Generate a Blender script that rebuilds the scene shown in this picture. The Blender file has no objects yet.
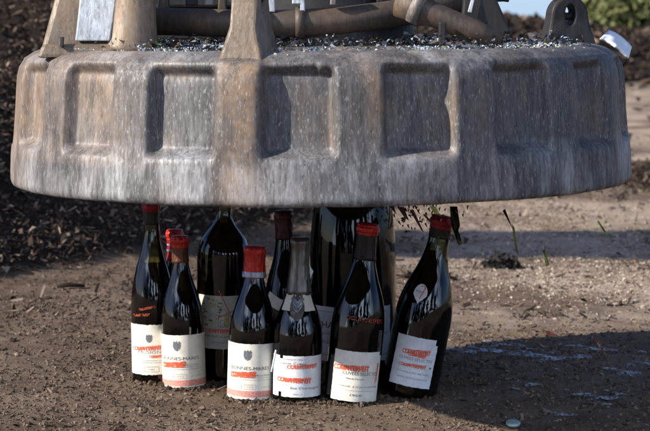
import bpy, bmesh, math, random
import numpy as np
from mathutils import Vector, Matrix, Euler
random.seed(7); rng = np.random.default_rng(7)
PI = math.pi
sc = bpy.context.scene
col = sc.collection

# ------------------------------------------------------------------ helpers
def tag(o, label=None, cat=None, group=None, kind=None):
    if label: o['label'] = label
    if cat: o['category'] = cat
    if group: o['group'] = group
    if kind: o['kind'] = kind
    return o

def empty(name, loc=(0, 0, 0), rot=(0, 0, 0)):
    o = bpy.data.objects.new(name, None); col.objects.link(o)
    o.location = loc; o.rotation_euler = rot; o.empty_display_size = .05
    return o

def meshobj(name, verts, faces, mat, parent=None, smooth=True):
    me = bpy.data.meshes.new(name)
    me.from_pydata([tuple(v) for v in verts], [], [tuple(f) for f in faces]); me.update()
    o = bpy.data.objects.new(name, me); col.objects.link(o)
    if mat: me.materials.append(mat)
    if smooth: me.polygons.foreach_set('use_smooth', [True] * len(me.polygons))
    if parent: o.parent = parent
    return o

def fastmesh(name, V, F, mat, smooth=True):
    """V (n,3) float array, F (m,4) int array of quads"""
    me = bpy.data.meshes.new(name)
    n, m, k = len(V), len(F), F.shape[1]
    me.vertices.add(n); me.vertices.foreach_set('co', V.astype(np.float32).ravel())
    me.loops.add(m * k); me.loops.foreach_set('vertex_index', F.astype(np.int32).ravel())
    me.polygons.add(m); me.polygons.foreach_set('loop_start', np.arange(0, m * k, k, dtype=np.int32))
    me.polygons.foreach_set('use_smooth', np.full(m, smooth, dtype=bool))
    me.update(calc_edges=True); me.validate()
    o = bpy.data.objects.new(name, me); col.objects.link(o)
    me.materials.append(mat)
    return o

def add_attr(o, name, vals):
    a = o.data.attributes.new(name, 'FLOAT', 'POINT'); a.data.foreach_set('value', np.asarray(vals, dtype=np.float32))

def lathe_data(prof, seg=64, close_top=False, close_bot=False):
    vs, fs = [], []
    for (r, z) in prof:
        for i in range(seg):
            a = 2 * PI * i / seg; vs.append((r * math.cos(a), r * math.sin(a), z))
    for j in range(len(prof) - 1):
        for i in range(seg):
            i2 = (i + 1) % seg
            fs.append((j * seg + i, j * seg + i2, (j + 1) * seg + i2, (j + 1) * seg + i))
    if close_bot: fs.append(tuple(reversed(range(seg))))
    if close_top: fs.append(tuple(range((len(prof) - 1) * seg, len(prof) * seg)))
    return vs, fs

def tube_data(path, rads, seg=20, cap=True):
    vs, fs = [], []
    n = len(path); P = [Vector(p) for p in path]
    up = Vector((0, 0, 1))
    for j in range(n):
        t = (P[min(j + 1, n - 1)] - P[max(j - 1, 0)]).normalized()
        a = t.cross(up)
        if a.length < .05: a = t.cross(Vector((0, 1, 0)))
        a.normalize(); b = a.cross(t).normalized()
        r = rads[j] if hasattr(rads, '__len__') else rads
        for i in range(seg):
            w = 2 * PI * i / seg; vs.append(P[j] + a * (r * math.cos(w)) + b * (r * math.sin(w)))
    for j in range(n - 1):
        for i in range(seg):
            i2 = (i + 1) % seg
            fs.append((j * seg + i, j * seg + i2, (j + 1) * seg + i2, (j + 1) * seg + i))
    if cap:
        fs.append(tuple(reversed(range(seg)))); fs.append(tuple(range((n - 1) * seg, n * seg)))
    return vs, fs

def bevel_obj(o, w=.003, s=2):
    m = o.modifiers.new('bevel', 'BEVEL'); m.width = w; m.segments = s; m.limit_method = 'ANGLE'; m.angle_limit = math.radians(35)
    return o

def hexa(name, pts, mat, parent=None, bev=.003):
    """8 corners: 4 bottom ccw, 4 top ccw"""
    o = meshobj(name, pts, [(3, 2, 1, 0), (4, 5, 6, 7), (0, 1, 5, 4), (1, 2, 6, 5), (2, 3, 7, 6), (3, 0, 4, 7)], mat, parent, False)
    if bev: bevel_obj(o, bev)
    return o

def box(name, lo, hi, mat, parent=None, bev=.003):
    x0, y0, z0 = lo; x1, y1, z1 = hi
    return hexa(name, [(x0, y0, z0), (x1, y0, z0), (x1, y1, z0), (x0, y1, z0), (x0, y0, z1), (x1, y0, z1), (x1, y1, z1), (x0, y1, z1)], mat, parent, bev)

# vectorised value noise
def vhash(ix, iy, s):
    h = (ix.astype(np.int64) * 374761393 + iy.astype(np.int64) * 668265263 + s * 1442695041) & 0xffffffff
    h = ((h ^ (h >> 13)) * 1274126177) & 0xffffffff
    return ((h ^ (h >> 16)) & 0xffff) / 65535.0
def vnoise(x, y, s=0):
    ix = np.floor(x); iy = np.floor(y); fx = x - ix; fy = y - iy
    fx = fx * fx * (3 - 2 * fx); fy = fy * fy * (3 - 2 * fy)
    a = vhash(ix, iy, s); b = vhash(ix + 1, iy, s); c = vhash(ix, iy + 1, s); d = vhash(ix + 1, iy + 1, s)
    return (a * (1 - fx) + b * fx) * (1 - fy) + (c * (1 - fx) + d * fx) * fy
def fbm(x, y, o=4, s=0):
    t = 0; a = .5; n = 0
    for k in range(o):
        t = t + a * vnoise(x, y, s + k * 17); n += a; a *= .5; x = x * 2.03 + 11.3; y = y * 2.03 + 5.7
    return t / n
def sstep(a, b, x):
    t = np.clip((x - a) / (b - a), 0, 1); return t * t * (3 - 2 * t)

# ------------------------------------------------------------------ camera
H = .640; FPX = 1920.0; CX, CY = 325.0, 215.5
PITCH = math.atan(199.5 / FPX)
def ray(u, v):
    a = (u - CX) / FPX; b = (CY - v) / FPX
    return Vector((a, math.cos(PITCH) + b * math.sin(PITCH), -math.sin(PITCH) + b * math.cos(PITCH)))
def at(u, v, d):
    r = ray(u, v); return Vector((0, 0, H)) + r * (d / r.y)
def gnd(u, v, z=0):
    r = ray(u, v); return Vector((0, 0, H)) + r * ((z - H) / r.z)
cam = bpy.data.cameras.new('camera'); co = bpy.data.objects.new('camera', cam); col.objects.link(co)
co.location = (0, 0, H); co.rotation_euler = (PI / 2 - PITCH, 0, 0)
cam.sensor_width = 36; cam.lens = FPX / 650 * 36; cam.clip_start = .05; cam.clip_end = 2000
cam.dof.use_dof = True; cam.dof.focus_distance = 3.05; cam.dof.aperture_fstop = 12
sc.camera = co

# ------------------------------------------------------------------ light
SUN_AZ = math.radians(-110)      # compass angle from +Y, clockwise
SUN_EL = math.radians(30.3)
sd = Vector((math.sin(SUN_AZ) * math.cos(SUN_EL), math.cos(SUN_AZ) * math.cos(SUN_EL), math.sin(SUN_EL)))
w = bpy.data.worlds.new('World'); sc.world = w; w.use_nodes = True
nt = w.node_tree; bg = nt.nodes['Background']
sky = nt.nodes.new('ShaderNodeTexSky'); sky.sky_type = 'NISHITA'; sky.sun_disc = False
sky.sun_elevation = SUN_EL; sky.sun_rotation = SUN_AZ % (2 * PI); sky.dust_density = .7; sky.air_density = 1.0
sky.ozone_density = 4.0
tint = nt.nodes.new('ShaderNodeMix'); tint.data_type = 'RGBA'; tint.blend_type = 'MULTIPLY'; tint.inputs[0].default_value = 1; tint.inputs[7].default_value = (.80, .92, 1.22, 1)
nt.links.new(sky.outputs[0], tint.inputs[6])
# bright broken cloud added in the south-western sky, behind the photographer, to brighten bottle reflections
tcw = nt.nodes.new('ShaderNodeTexCoord'); sx = nt.nodes.new('ShaderNodeSeparateXYZ'); nt.links.new(tcw.outputs['Generated'], sx.inputs[0])
mr = nt.nodes.new('ShaderNodeMapRange'); mr.inputs[1].default_value = -.35; mr.inputs[2].default_value = -.75; mr.inputs[3].default_value = 0; mr.inputs[4].default_value = 1
nt.links.new(sx.outputs['Y'], mr.inputs[0])
cn = nt.nodes.new('ShaderNodeTexNoise'); cn.inputs['Scale'].default_value = 3.0; cn.inputs['Detail'].default_value = 6; nt.links.new(tcw.outputs['Generated'], cn.inputs['Vector'])
cr = nt.nodes.new('ShaderNodeValToRGB'); cr.color_ramp.elements[0].position = .47; cr.color_ramp.elements[1].position = .56; nt.links.new(cn.outputs['Fac'], cr.inputs[0])
ml0 = nt.nodes.new('ShaderNodeMath'); ml0.operation = 'MULTIPLY'; nt.links.new(mr.outputs[0], ml0.inputs[0]); nt.links.new(cr.outputs[0], ml0.inputs[1])
m2 = nt.nodes.new('ShaderNodeMapRange'); m2.inputs[1].default_value = .75; m2.inputs[2].default_value = .55; nt.links.new(sx.outputs['Z'], m2.inputs[0])
ml = nt.nodes.new('ShaderNodeMath'); ml.operation = 'MULTIPLY'; nt.links.new(ml0.outputs[0], ml.inputs[0]); nt.links.new(m2.outputs[0], ml.inputs[1])
cl = nt.nodes.new('ShaderNodeMix'); cl.data_type = 'RGBA'; nt.links.new(ml.outputs[0], cl.inputs[0]); nt.links.new(tint.outputs[2], cl.inputs[6]); cl.inputs[7].default_value = (31, 37, 48, 1)
# pale haze low over the northern horizon
h1 = nt.nodes.new('ShaderNodeMapRange'); h1.inputs[1].default_value = .16; h1.inputs[2].default_value = .03; nt.links.new(sx.outputs['Z'], h1.inputs[0])
h2 = nt.nodes.new('ShaderNodeMapRange'); h2.inputs[1].default_value = .5; h2.inputs[2].default_value = .9; nt.links.new(sx.outputs['Y'], h2.inputs[0])
h3 = nt.nodes.new('ShaderNodeMath'); h3.operation = 'MULTIPLY'; nt.links.new(h1.outputs[0], h3.inputs[0]); nt.links.new(h2.outputs[0], h3.inputs[1])
hz = nt.nodes.new('ShaderNodeMix'); hz.data_type = 'RGBA'; nt.links.new(h3.outputs[0], hz.inputs[0]); nt.links.new(cl.outputs[2], hz.inputs[6]); hz.inputs[7].default_value = (6.2, 8.2, 10.6, 1)
nt.links.new(hz.outputs[2], bg.inputs[0]); bg.inputs[1].default_value = .056
sl = bpy.data.lights.new('sun', 'SUN'); sl.energy = 5.0; sl.angle = math.radians(.5); sl.color = (1, .925, .82)
so = bpy.data.objects.new('sun', sl); col.objects.link(so)
so.rotation_euler = sd.to_track_quat('Z', 'Y').to_euler(); so.location = sd * 50
sc.view_settings.view_transform = 'Standard'; sc.view_settings.look = 'None'
sc.view_settings.exposure = .6; sc.view_settings.gamma = 1; sc.view_settings.use_curve_mapping = False
sc.cycles.max_bounces = 8; sc.cycles.transparent_max_bounces = 16; sc.cycles.transmission_bounces = 8
sc.cycles.caustics_reflective = False; sc.cycles.caustics_refractive = False

# ------------------------------------------------------------------ materials
class N:
    def __init__(s, name):
        s.m = bpy.data.materials.new(name); s.m.use_nodes = True; s.t = s.m.node_tree; s.n = s.t.nodes; s.l = s.t.links
        s.b = s.n['Principled BSDF']; s.out = s.n['Material Output']
    def coord(s, scale=(1, 1, 1), kind='Object'):
        tc = s.n.new('ShaderNodeTexCoord'); mp = s.n.new('ShaderNodeMapping'); mp.inputs['Scale'].default_value = scale
        s.l.new(tc.outputs[kind], mp.inputs[0]); return mp.outputs[0]
    def noise(s, vec, scale=5, detail=4, rough=.6, dist=0):
        x = s.n.new('ShaderNodeTexNoise'); x.inputs['Scale'].default_value = scale; x.inputs['Detail'].default_value = detail
        x.inputs['Roughness'].default_value = rough; x.inputs['Distortion'].default_value = dist
        if vec: s.l.new(vec, x.inputs['Vector'])
        return x.outputs['Fac']
    def ramp(s, fac, stops, interp='LINEAR'):
        r = s.n.new('ShaderNodeValToRGB'); e = r.color_ramp.elements; r.color_ramp.interpolation = interp
        while len(e) < len(stops): e.new(.5)
        for k, (p, c) in enumerate(stops):
            e[k].position = p; e[k].color = (c[0], c[1], c[2], 1) if hasattr(c, '__len__') else (c, c, c, 1)
        s.l.new(fac, r.inputs[0]); return r.outputs[0]
    def mix(s, fac, a, b, mode='MIX'):
        x = s.n.new('ShaderNodeMix'); x.data_type = 'RGBA'; x.blend_type = mode
        for sock, v in ((x.inputs[0], fac), (x.inputs[6], a), (x.inputs[7], b)):
            if hasattr(v, 'is_linked'): s.l.new(v, sock)
            elif hasattr(v, '__len__'): sock.default_value = (v[0], v[1], v[2], 1)
            else: sock.default_value = v
        return x.outputs[2]
    def attr(s, name):
        a = s.n.new('ShaderNodeAttribute'); a.attribute_name = name; return a.outputs['Fac']
    def bump(s, h, strength=.5, dist=.002):
        b = s.n.new('ShaderNodeBump'); b.inputs['Strength'].default_value = strength; b.inputs['Distance'].default_value = dist
        s.l.new(h, b.inputs['Height']); s.l.new(b.outputs[0], s.b.inputs['Normal']); return b
    def set(s, **k):
        for key, v in k.items():
            key = {'col': 'Base Color', 'rough': 'Roughness', 'metal': 'Metallic', 'spec': 'Specular IOR Level', 'coat': 'Coat Weight', 'trans': 'Transmission Weight'}[key]
            if hasattr(v, 'is_linked'): s.l.new(v, s.b.inputs[key])
            elif hasattr(v, '__len__'): s.b.inputs[key].default_value = (v[0], v[1], v[2], 1)
            else: s.b.inputs[key].default_value = v
        return s

def plain(name, c, rough=.5, metal=0, var=.25, scale=30):
    n = N(name); v = n.noise(n.coord(), scale, 4)
    d = tuple(x * (1 - var) for x in c); l = tuple(min(1, x * (1 + var)) for x in c)
    n.set(col=n.ramp(v, [(.3, d), (.7, l)]), rough=rough, metal=metal); return n.m

# soil
n = N('soil'); P = n.coord((1, 1, 1), 'Object')
big = n.noise(P, 1.6, 3, .5); mid = n.noise(P, 9, 5, .65); fine = n.noise(P, 140, 5, .75)
tan = n.ramp(mid, [(.3, (.085, .058, .040)), (.5, (.145, .102, .072)), (.72, (.23, .170, .125))])
tan = n.mix(n.ramp(big, [(.45, 0), (.62, .55)]), tan, (.28, .215, .165))
tan = n.mix(n.ramp(fine, [(.3, .75), (.5, 0)]), tan, (.05, .032, .024))
dark = n.ramp(fine, [(.3, (.008, .006, .005)), (.6, (.03, .02, .015)), (.8, (.075, .05, .036))])
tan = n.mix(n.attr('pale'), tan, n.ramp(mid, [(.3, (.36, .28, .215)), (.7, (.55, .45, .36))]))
c = n.mix(n.attr('mulch'), tan, dark)
n.set(col=c, rough=.95, spec=.15); n.bump(fine, .9, .006); SOIL = n.m

def chipmat(name, stops, rough=.85):
    n = N(name); a = n.attr('tone'); v = n.noise(n.coord(), 90, 4)
    c = n.ramp(a, stops); c = n.mix(.45, c, n.ramp(v, [(.3, .35), (.7, 1)]), 'MULTIPLY')
    n.set(col=c, rough=rough, spec=.25); n.bump(v, .4, .001); return n.m
CHIP = chipmat('wood_chips', [(0, (.015, .010, .008)), (.45, (.06, .038, .028)), (.8, (.15, .10, .07)), (1, (.42, .31, .22))])
CLOD = chipmat('dry_crumbs', [(0, (.045, .03, .02)), (.35, (.12, .083, .058)), (.75, (.21, .152, .11)), (.95, (.34, .265, .2)), (1, (.55, .46, .37))])

# worn steel of the magnet: long vertical scrapes, rust blooms, bare bright scuffs
def steel(name, base=(.2, .2, .205), rust=(.24, .14, .075), pale=(.55, .55, .55), rustamt=.5, paleamt=.5, sz=1.0, metal=.15, useattr=False):
    n = N(name)
    st = n.noise(n.coord((1, 1, .13)), 210, 5, .72); st2 = n.noise(n.coord((1, 1, .2)), 560, 3, .6)
    blob = n.noise(n.coord((1, 1, .35)), 17, 6, .68, .4); blob2 = n.noise(n.coord((1, 1, .6)), 5.5, 5, .65)
    pit = n.noise(n.coord((1, 1, .5)), 210, 4, .7)
    c = n.ramp(st, [(.32, tuple(x * .5 for x in base)), (.5, base), (.66, tuple(x * 1.5 for x in base))])
    ra = n.mix(1, n.ramp(blob2, [(.53 - .16 * rustamt, 0), (.72 - .12 * rustamt, .9)]), n.ramp(blob, [(.38, .25), (.6, 1)]), 'MULTIPLY')
    if useattr: ra = n.mix(1, n.mix(1, ra, n.attr('rusty'), 'ADD'), n.ramp(blob, [(.36, .12), (.56, 1)]), 'MULTIPLY')
    c = n.mix(ra, c, n.ramp(n.noise(n.coord((1, 1, .6)), 60, 5, .7), [(.3, tuple(x * .55 for x in rust)), (.68, tuple(min(1, x * 1.45) for x in rust))]))
    f = n.mix(1, n.ramp(blob, [(.46 - .1 * paleamt, 0), (.66, .8)]), n.ramp(st, [(.36, .25), (.6, 1)]), 'MULTIPLY')
    if useattr: f = n.mix(1, f, n.mix(1, n.attr('dust_shade'), (.25, .25, .25), 'ADD'), 'MULTIPLY')
    if paleamt > 0: c = n.mix(f, c, pale)
    fl = n.ramp(st2, [(.58, 0), (.70, .55)])
    if paleamt > 0: c = n.mix(fl, c, tuple(min(1, x * 1.3) for x in pale))
    c = n.mix(n.ramp(pit, [(.30, .6), (.40, 0)]), c, tuple(x * .22 for x in base))
    n.set(col=c, rough=n.ramp(st, [(.3, .7), (.7, .45)]), metal=metal)
    h = n.mix(.5, st, pit); n.bump(h, .28, .002); return n.m
STEEL = steel('worn_steel', base=(.074, .070, .071), rust=(.19, .115, .06), pale=(.37, .37, .38), rustamt=.45, paleamt=.65, useattr=True)
STEEL_B = steel('bare_steel', base=(.12, .115, .115), pale=(.4, .4, .4))
STEEL_TAN = steel('rusty_steel', base=(.11, .088, .07), rust=(.24, .15, .08), pale=(.30, .26, .21), rustamt=1.3, paleamt=.45)
STEEL_DARK = steel('dark_steel', base=(.02, .019, .02), rust=(.022, .016, .013), pale=(.2, .18, .17), rustamt=.5, paleamt=0)
PIPE = steel('pipe_steel', base=(.06, .047, .038), rust=(.14, .088, .055), pale=(.3, .25, .22), rustamt=.9, paleamt=0)
PAINT = steel('weathered_grey_paint', base=(.42, .46, .5), rust=(.3, .27, .24), pale=(.62, .66, .7), rustamt=.5, paleamt=.7, metal=0)

def glass(name, tint, rough=.015, ior=1.6):
    n = N(name); n.n.remove(n.b)
    tr = n.n.new('ShaderNodeBsdfTransparent'); tr.inputs[0].default_value = (*tint, 1)
    gl = n.n.new('ShaderNodeBsdfGlossy'); gl.inputs['Roughness'].default_value = rough; gl.inputs['Color'].default_value = (1, 1, 1, 1)
    v = n.noise(n.coord(), 55, 5, .7)
    rr = n.ramp(v, [(.45, rough), (.75, rough + .1)]); n.l.new(rr, gl.inputs['Roughness'])
    fr = n.n.new('ShaderNodeFresnel'); fr.inputs[0].default_value = ior
    mx = n.n.new('ShaderNodeMixShader'); n.l.new(fr.outputs[0], mx.inputs[0]); n.l.new(tr.outputs[0], mx.inputs[1]); n.l.new(gl.outputs[0], mx.inputs[2])
    df = n.n.new('ShaderNodeBsdfDiffuse'); df.inputs[0].default_value = (.32, .27, .22, 1)
    mx2 = n.n.new('ShaderNodeMixShader'); n.l.new(n.ramp(n.noise(n.coord(), 26, 6, .7), [(.5, 0), (.8, .035)]), mx2.inputs[0])
    n.l.new(mx.outputs[0], mx2.inputs[1]); n.l.new(df.outputs[0], mx2.inputs[2])
    n.l.new(mx2.outputs[0], n.out.inputs[0]); return n.m
GLASS = glass('bottle_glass', (.55, .60, .34)); GLASS_DARK = glass('dark_bottle_glass', (.06, .075, .03), ior=1.45)
SHARD_G = glass('green_shard_glass', (.50, .62, .34)); SHARD_P = glass('pink_shard_glass', (.85, .6, .6))
WINE = N('red_wine').set(col=(.004, .0015, .002), rough=.6, spec=0).m
CORK = plain('cork', (.35, .22, .12), .8)

def paper(name, c, stain=.3, rough=.75):
    n = N(name); v = n.noise(n.coord(), 38, 6, .7); g = n.noise(n.coord(), 300, 3, .7)
    cc = n.ramp(v, [(.35, tuple(x * (1 - stain) for x in c)), (.62, c)])
    cc = n.mix(n.ramp(g, [(.3, .25), (.45, 0)]), cc, tuple(x * .5 for x in c))
    n.set(col=cc, rough=rough, spec=.25); n.bump(g, .2, .0003); return n.m
PAPER = paper('cream_paper', (.90, .86, .75), .2); PAPER_W = paper('white_paper', (.84, .86, .88), .2)
PAPER_SHADED = paper('shaded_paper', (.66, .65, .56), .35)  # label paper darkened to carry the shade behind the front bottles
def ink(name, c, lo=.40, hi=.5, scale=420):
    """worn ink with small gaps where the paper shows"""
    n = N(name); v = n.noise(n.coord(), scale, 3, .6); bs = n.b; tr = n.n.new('ShaderNodeBsdfTransparent')
    n.set(col=c, rough=.6); mx = n.n.new('ShaderNodeMixShader'); n.l.new(n.ramp(v, [(lo, 0), (hi, 1)]), mx.inputs[0])
    n.l.new(tr.outputs[0], mx.inputs[1]); n.l.new(bs.outputs[0], mx.inputs[2]); n.l.new(mx.outputs[0], n.out.inputs[0]); return n.m
INK = ink('black_ink', (.035, .035, .04), .2, .35); INK_G = ink('grey_ink', (.14, .15, .17), .3, .45)
STAMP = ink('orange_stamp_ink', (.80, .12, .045), .33, .46, 300); REDINK = ink('red_ink', (.62, .10, .07), .3, .45)
STAMPG = ink('orange_stamp_on_glass', (.42, .08, .03), .40, .54, 300)
PINKINK = ink('faded_red_ink', (.78, .33, .27), .3, .5)
YEL = ink('ochre_ink', (.55, .46, .16), .3, .5, 200); GRN = ink('olive_ink', (.16, .17, .08), .3, .5, 200)
def foil(name, c, metal=.35, rough=.42, var=.35, bd=.005):
    n = N(name); v = n.noise(n.coord((1, 1, .5)), 90, 5, .7)
    n.set(col=n.ramp(v, [(.3, tuple(x * (1 - var) for x in c)), (.65, c), (.85, tuple(min(1, x * 1.5 + .03) for x in c))]), rough=rough, metal=metal)
    n.bump(n.noise(n.coord((1, 1, .25)), 110, 3, .55), .9, bd); return n.m
F_RED = foil('red_foil', (.62, .03, .018), .35, .34); F_MAR = foil('maroon_foil', (.07, .012, .014)); F_BRN = foil('brown_foil', (.16, .06, .03))
F_DK = foil('dark_foil', (.028, .018, .014)); F_GREY = foil('grey_foil', (.19, .18, .16), .7, .32, .5, .0022); F_SIL = foil('silver_band', (.42, .47, .56), .6, .4, .5)
RUBBER = plain('black_rubber', (.012, .012, .013), .55)
F_CRIM = foil('crimson_foil', (.33, .015, .02))

# ------------------------------------------------------------------ terrain
def macro(x, y):
    yb = 5.85 + np.where(x < .35, 1.75 * np.maximum(x + .05, -.95), .70 + .5 * (x - .35)) + .35 * (fbm(x * 1.7, y * .8, 3, 5) - .5)
    t = np.maximum(y - yb, 0)
    h = 1.35 * (1 - np.exp(-t * .20)) * sstep(0, .4, t + .1)
    rho = x / np.maximum(y, 4.0)
    cap = np.interp(rho, [-1, .03, .085, .105, .125, .145], [2.0, .75, .42, .25, .08, 0])
    h = np.minimum(h * (.82 + .45 * fbm(x * 1.1, y * 1.1, 4, 9)), cap) * sstep(60, 16, y) * sstep(-40, -12, x)
    far = np.interp(x, [.9, 1.2, 1.95, 2.6, 4, 9, 40], [0, .61, .585, .45, .46, .6, 0]) * sstep(14.7, 16.3, y) * sstep(60, 22, y) + .05 * (fbm(x * 2.5, y * 1.6, 4, 31) - .6) * sstep(15, 16.5, y) * sstep(.9, 1.2, x) * sstep(20, 12, x)
    far = np.maximum(far - h, 0)
    berm = .06 * sstep(.45, .8, x) * np.exp(-((y - 6.9 - .35 * x) / .6) ** 2) * (.4 + 1.2 * fbm(x * 5, y * 5, 3, 3))
    return h, far, berm
def mulch_mask(x, y):
    h, far, berm = macro(x, y)
    m = np.maximum(sstep(.002, .03, h + .03 * (fbm(x * 9, y * 9, 3, 44) - .5)), sstep(.012, .045, berm))
    return np.clip(np.maximum(m, sstep(.04, .15, far)), 0, 1)
def terrain(x, y):
    h, far, berm = macro(x, y)
    m = sstep(.02, .25, h) + sstep(.015, .05, berm) * .5
    near = np.exp(-((x / 14) ** 2 + ((y - 4) / 16) ** 2))
    base = .022 * (fbm(x * 2.2, y * 2.2, 4, 1) - .5) + .010 * (fbm(x * 16, y * 16, 4, 2) - .5) * near + .006 * (fbm(x * 60, y * 60, 2, 6) - .5) * near
    rough = m * near * sstep(.13, .04, x / np.maximum(y, 4)) * (.16 * (fbm(x * 3.5, y * 3.5, 4, 8) - .5) + .07 * (fbm(x * 22, y * 22, 3, 12) - .5))
    # ground pressed level around the bottles
    pad = np.exp(-((x / .45) ** 4 + ((y - 3.25) / .45) ** 4))
    return (h + far + berm + rough) + base * (1 - .8 * pad)
NN = 900; s_ = .5; kk = math.asinh(900 / s_)
u = np.linspace(-1, 1, NN); gx = s_ * np.sinh(kk * u); gy = 3.7 + s_ * np.sinh(kk * u)
X, Y = np.meshgrid(gx, gy); X = X.ravel(); Y = Y.ravel()
Z = terrain(X, Y)
idx = np.arange(NN * NN).reshape(NN, NN)
F = np.stack([idx[:-1, :-1], idx[:-1, 1:], idx[1:, 1:], idx[1:, :-1]], -1).reshape(-1, 4)
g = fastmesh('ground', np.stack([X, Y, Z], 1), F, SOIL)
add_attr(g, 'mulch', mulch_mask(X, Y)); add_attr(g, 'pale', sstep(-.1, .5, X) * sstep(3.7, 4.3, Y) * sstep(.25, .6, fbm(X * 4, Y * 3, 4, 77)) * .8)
tag(g, kind='structure')

def scatter(name, x, y, L, W, T, tone, mat, lift=.2, tilt=.5):
    """one mesh of n irregular slivers lying on the terrain"""
    n = len(x); z = terrain(x, y)
    yaw = rng.uniform(0, 2 * PI, n); pit = rng.normal(0, tilt, n); rol = rng.normal(0, tilt, n)
    corners = np.array([(-1, -1, -1), (1, -1, -1), (1, 1, -1), (-1, 1, -1), (-1, -1, 1), (1, -1, 1), (1, 1, 1), (-1, 1, 1)], float) * .5
    V = corners[None] * (1 + rng.uniform(-.45, .3, (n, 8, 3)))
    V = V * np.stack([L, W, T], 1)[:, None, :]
    V[:, :, 1] += (V[:, :, 0] ** 2) / (L[:, None] + 1e-6) * rng.normal(0, .9, n)[:, None]
    cy, sy, cp, sp, cr, sr = np.cos(yaw), np.sin(yaw), np.cos(pit), np.sin(pit), np.cos(rol), np.sin(rol)
    a = V.copy(); V[:, :, 1] = a[:, :, 1] * cr[:, None] - a[:, :, 2] * sr[:, None]; V[:, :, 2] = a[:, :, 1] * sr[:, None] + a[:, :, 2] * cr[:, None]
    a = V.copy(); V[:, :, 0] = a[:, :, 0] * cp[:, None] + a[:, :, 2] * sp[:, None]; V[:, :, 2] = -a[:, :, 0] * sp[:, None] + a[:, :, 2] * cp[:, None]
    a = V.copy(); V[:, :, 0] = a[:, :, 0] * cy[:, None] - a[:, :, 1] * sy[:, None]; V[:, :, 1] = a[:, :, 0] * sy[:, None] + a[:, :, 1] * cy[:, None]
    V[:, :, 0] += x[:, None]; V[:, :, 1] += y[:, None]; V[:, :, 2] += (z + lift * L * np.abs(sp) + T * .3)[:, None]
    q = np.array([(3, 2, 1, 0), (4, 5, 6, 7), (0, 1, 5, 4), (1, 2, 6, 5), (2, 3, 7, 6), (3, 0, 4, 7)])
    F = (q[None] + (np.arange(n) * 8)[:, None, None]).reshape(-1, 4)
    o = fastmesh(name, V.reshape(-1, 3), F, mat, False); add_attr(o, 'tone', np.repeat(tone, 8)); return o

def wedge(n, y0, y1, pad=.25, p=1.0):
    t = rng.random(n) ** p; y = y0 + (y1 - y0) * t
    half = .172 * y + pad; return rng.uniform(-1, 1, n) * half, y
# crumbs of dry soil and bark on the flat
x, y = wedge(190000, 2.45, 7.0, .2, .85)
k = rng.random(len(x)) > np.maximum(mulch_mask(x, y) * .9, .65 * sstep(.60, .38, fbm(x * 3.1, y * 2.2, 4, 91))); x = x[k]; y = y[k]; n_ = len(x)
sz = .0011 + .0034 * rng.random(n_) ** 4
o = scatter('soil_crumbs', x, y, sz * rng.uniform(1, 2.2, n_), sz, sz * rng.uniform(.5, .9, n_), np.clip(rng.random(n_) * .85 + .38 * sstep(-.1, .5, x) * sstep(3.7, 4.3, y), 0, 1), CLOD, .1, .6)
tag(o, 'loose brown soil crumbs and bark bits covering the flat ground around the bottles', 'soil crumbs', kind='stuff')
# mulch on the mounds
x, y = wedge(300000, 4.0, 10.5, .3, 1.15)
k = rng.random(len(x)) < mulch_mask(x, y) + .004; x = x[k]; y = y[k]; n_ = len(x)
L = .005 + .027 * rng.random(n_) ** 3.4; W_ = np.minimum(L * rng.uniform(.08, .35, n_), .006)
o = scatter('bark_mulch', x, y, L, W_, W_ * rng.uniform(.3, .7, n_), rng.random(n_) ** 1.35, CHIP, .35, .45)
tag(o, 'dark bark and twig mulch heaped over the mound behind the bottles', 'mulch', kind='stuff')
x, y = wedge(7000, 2.5, 7.0, .2, 1); n_ = len(x)
L = .004 + .016 * rng.random(n_) ** 3; W_ = L * rng.uniform(.08, .3, n_)
o = scatter('wood_slivers', x, y, L, W_, W_ * .5, rng.random(n_) ** .9, CHIP, .3, .25)
tag(o, 'thin wood slivers and twig ends strewn over the brown flat ground', 'wood slivers', kind='stuff')
x = rng.uniform(1.2, 6, 26000); y = rng.uniform(8, 20, 26000)
k = rng.random(len(x)) < mulch_mask(x, y); x = x[k]; y = y[k]; n_ = len(x)
L = .03 + .10 * rng.random(n_) ** 2; W_ = L * rng.uniform(.15, .4, n_)
o = scatter('far_mulch', x, y, L, W_, W_ * .5, rng.random(n_) ** 1.5, CHIP, .35, .5)
tag(o, 'dark mulch covering the low far mound at the right edge', 'mulch', kind='stuff')

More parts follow.
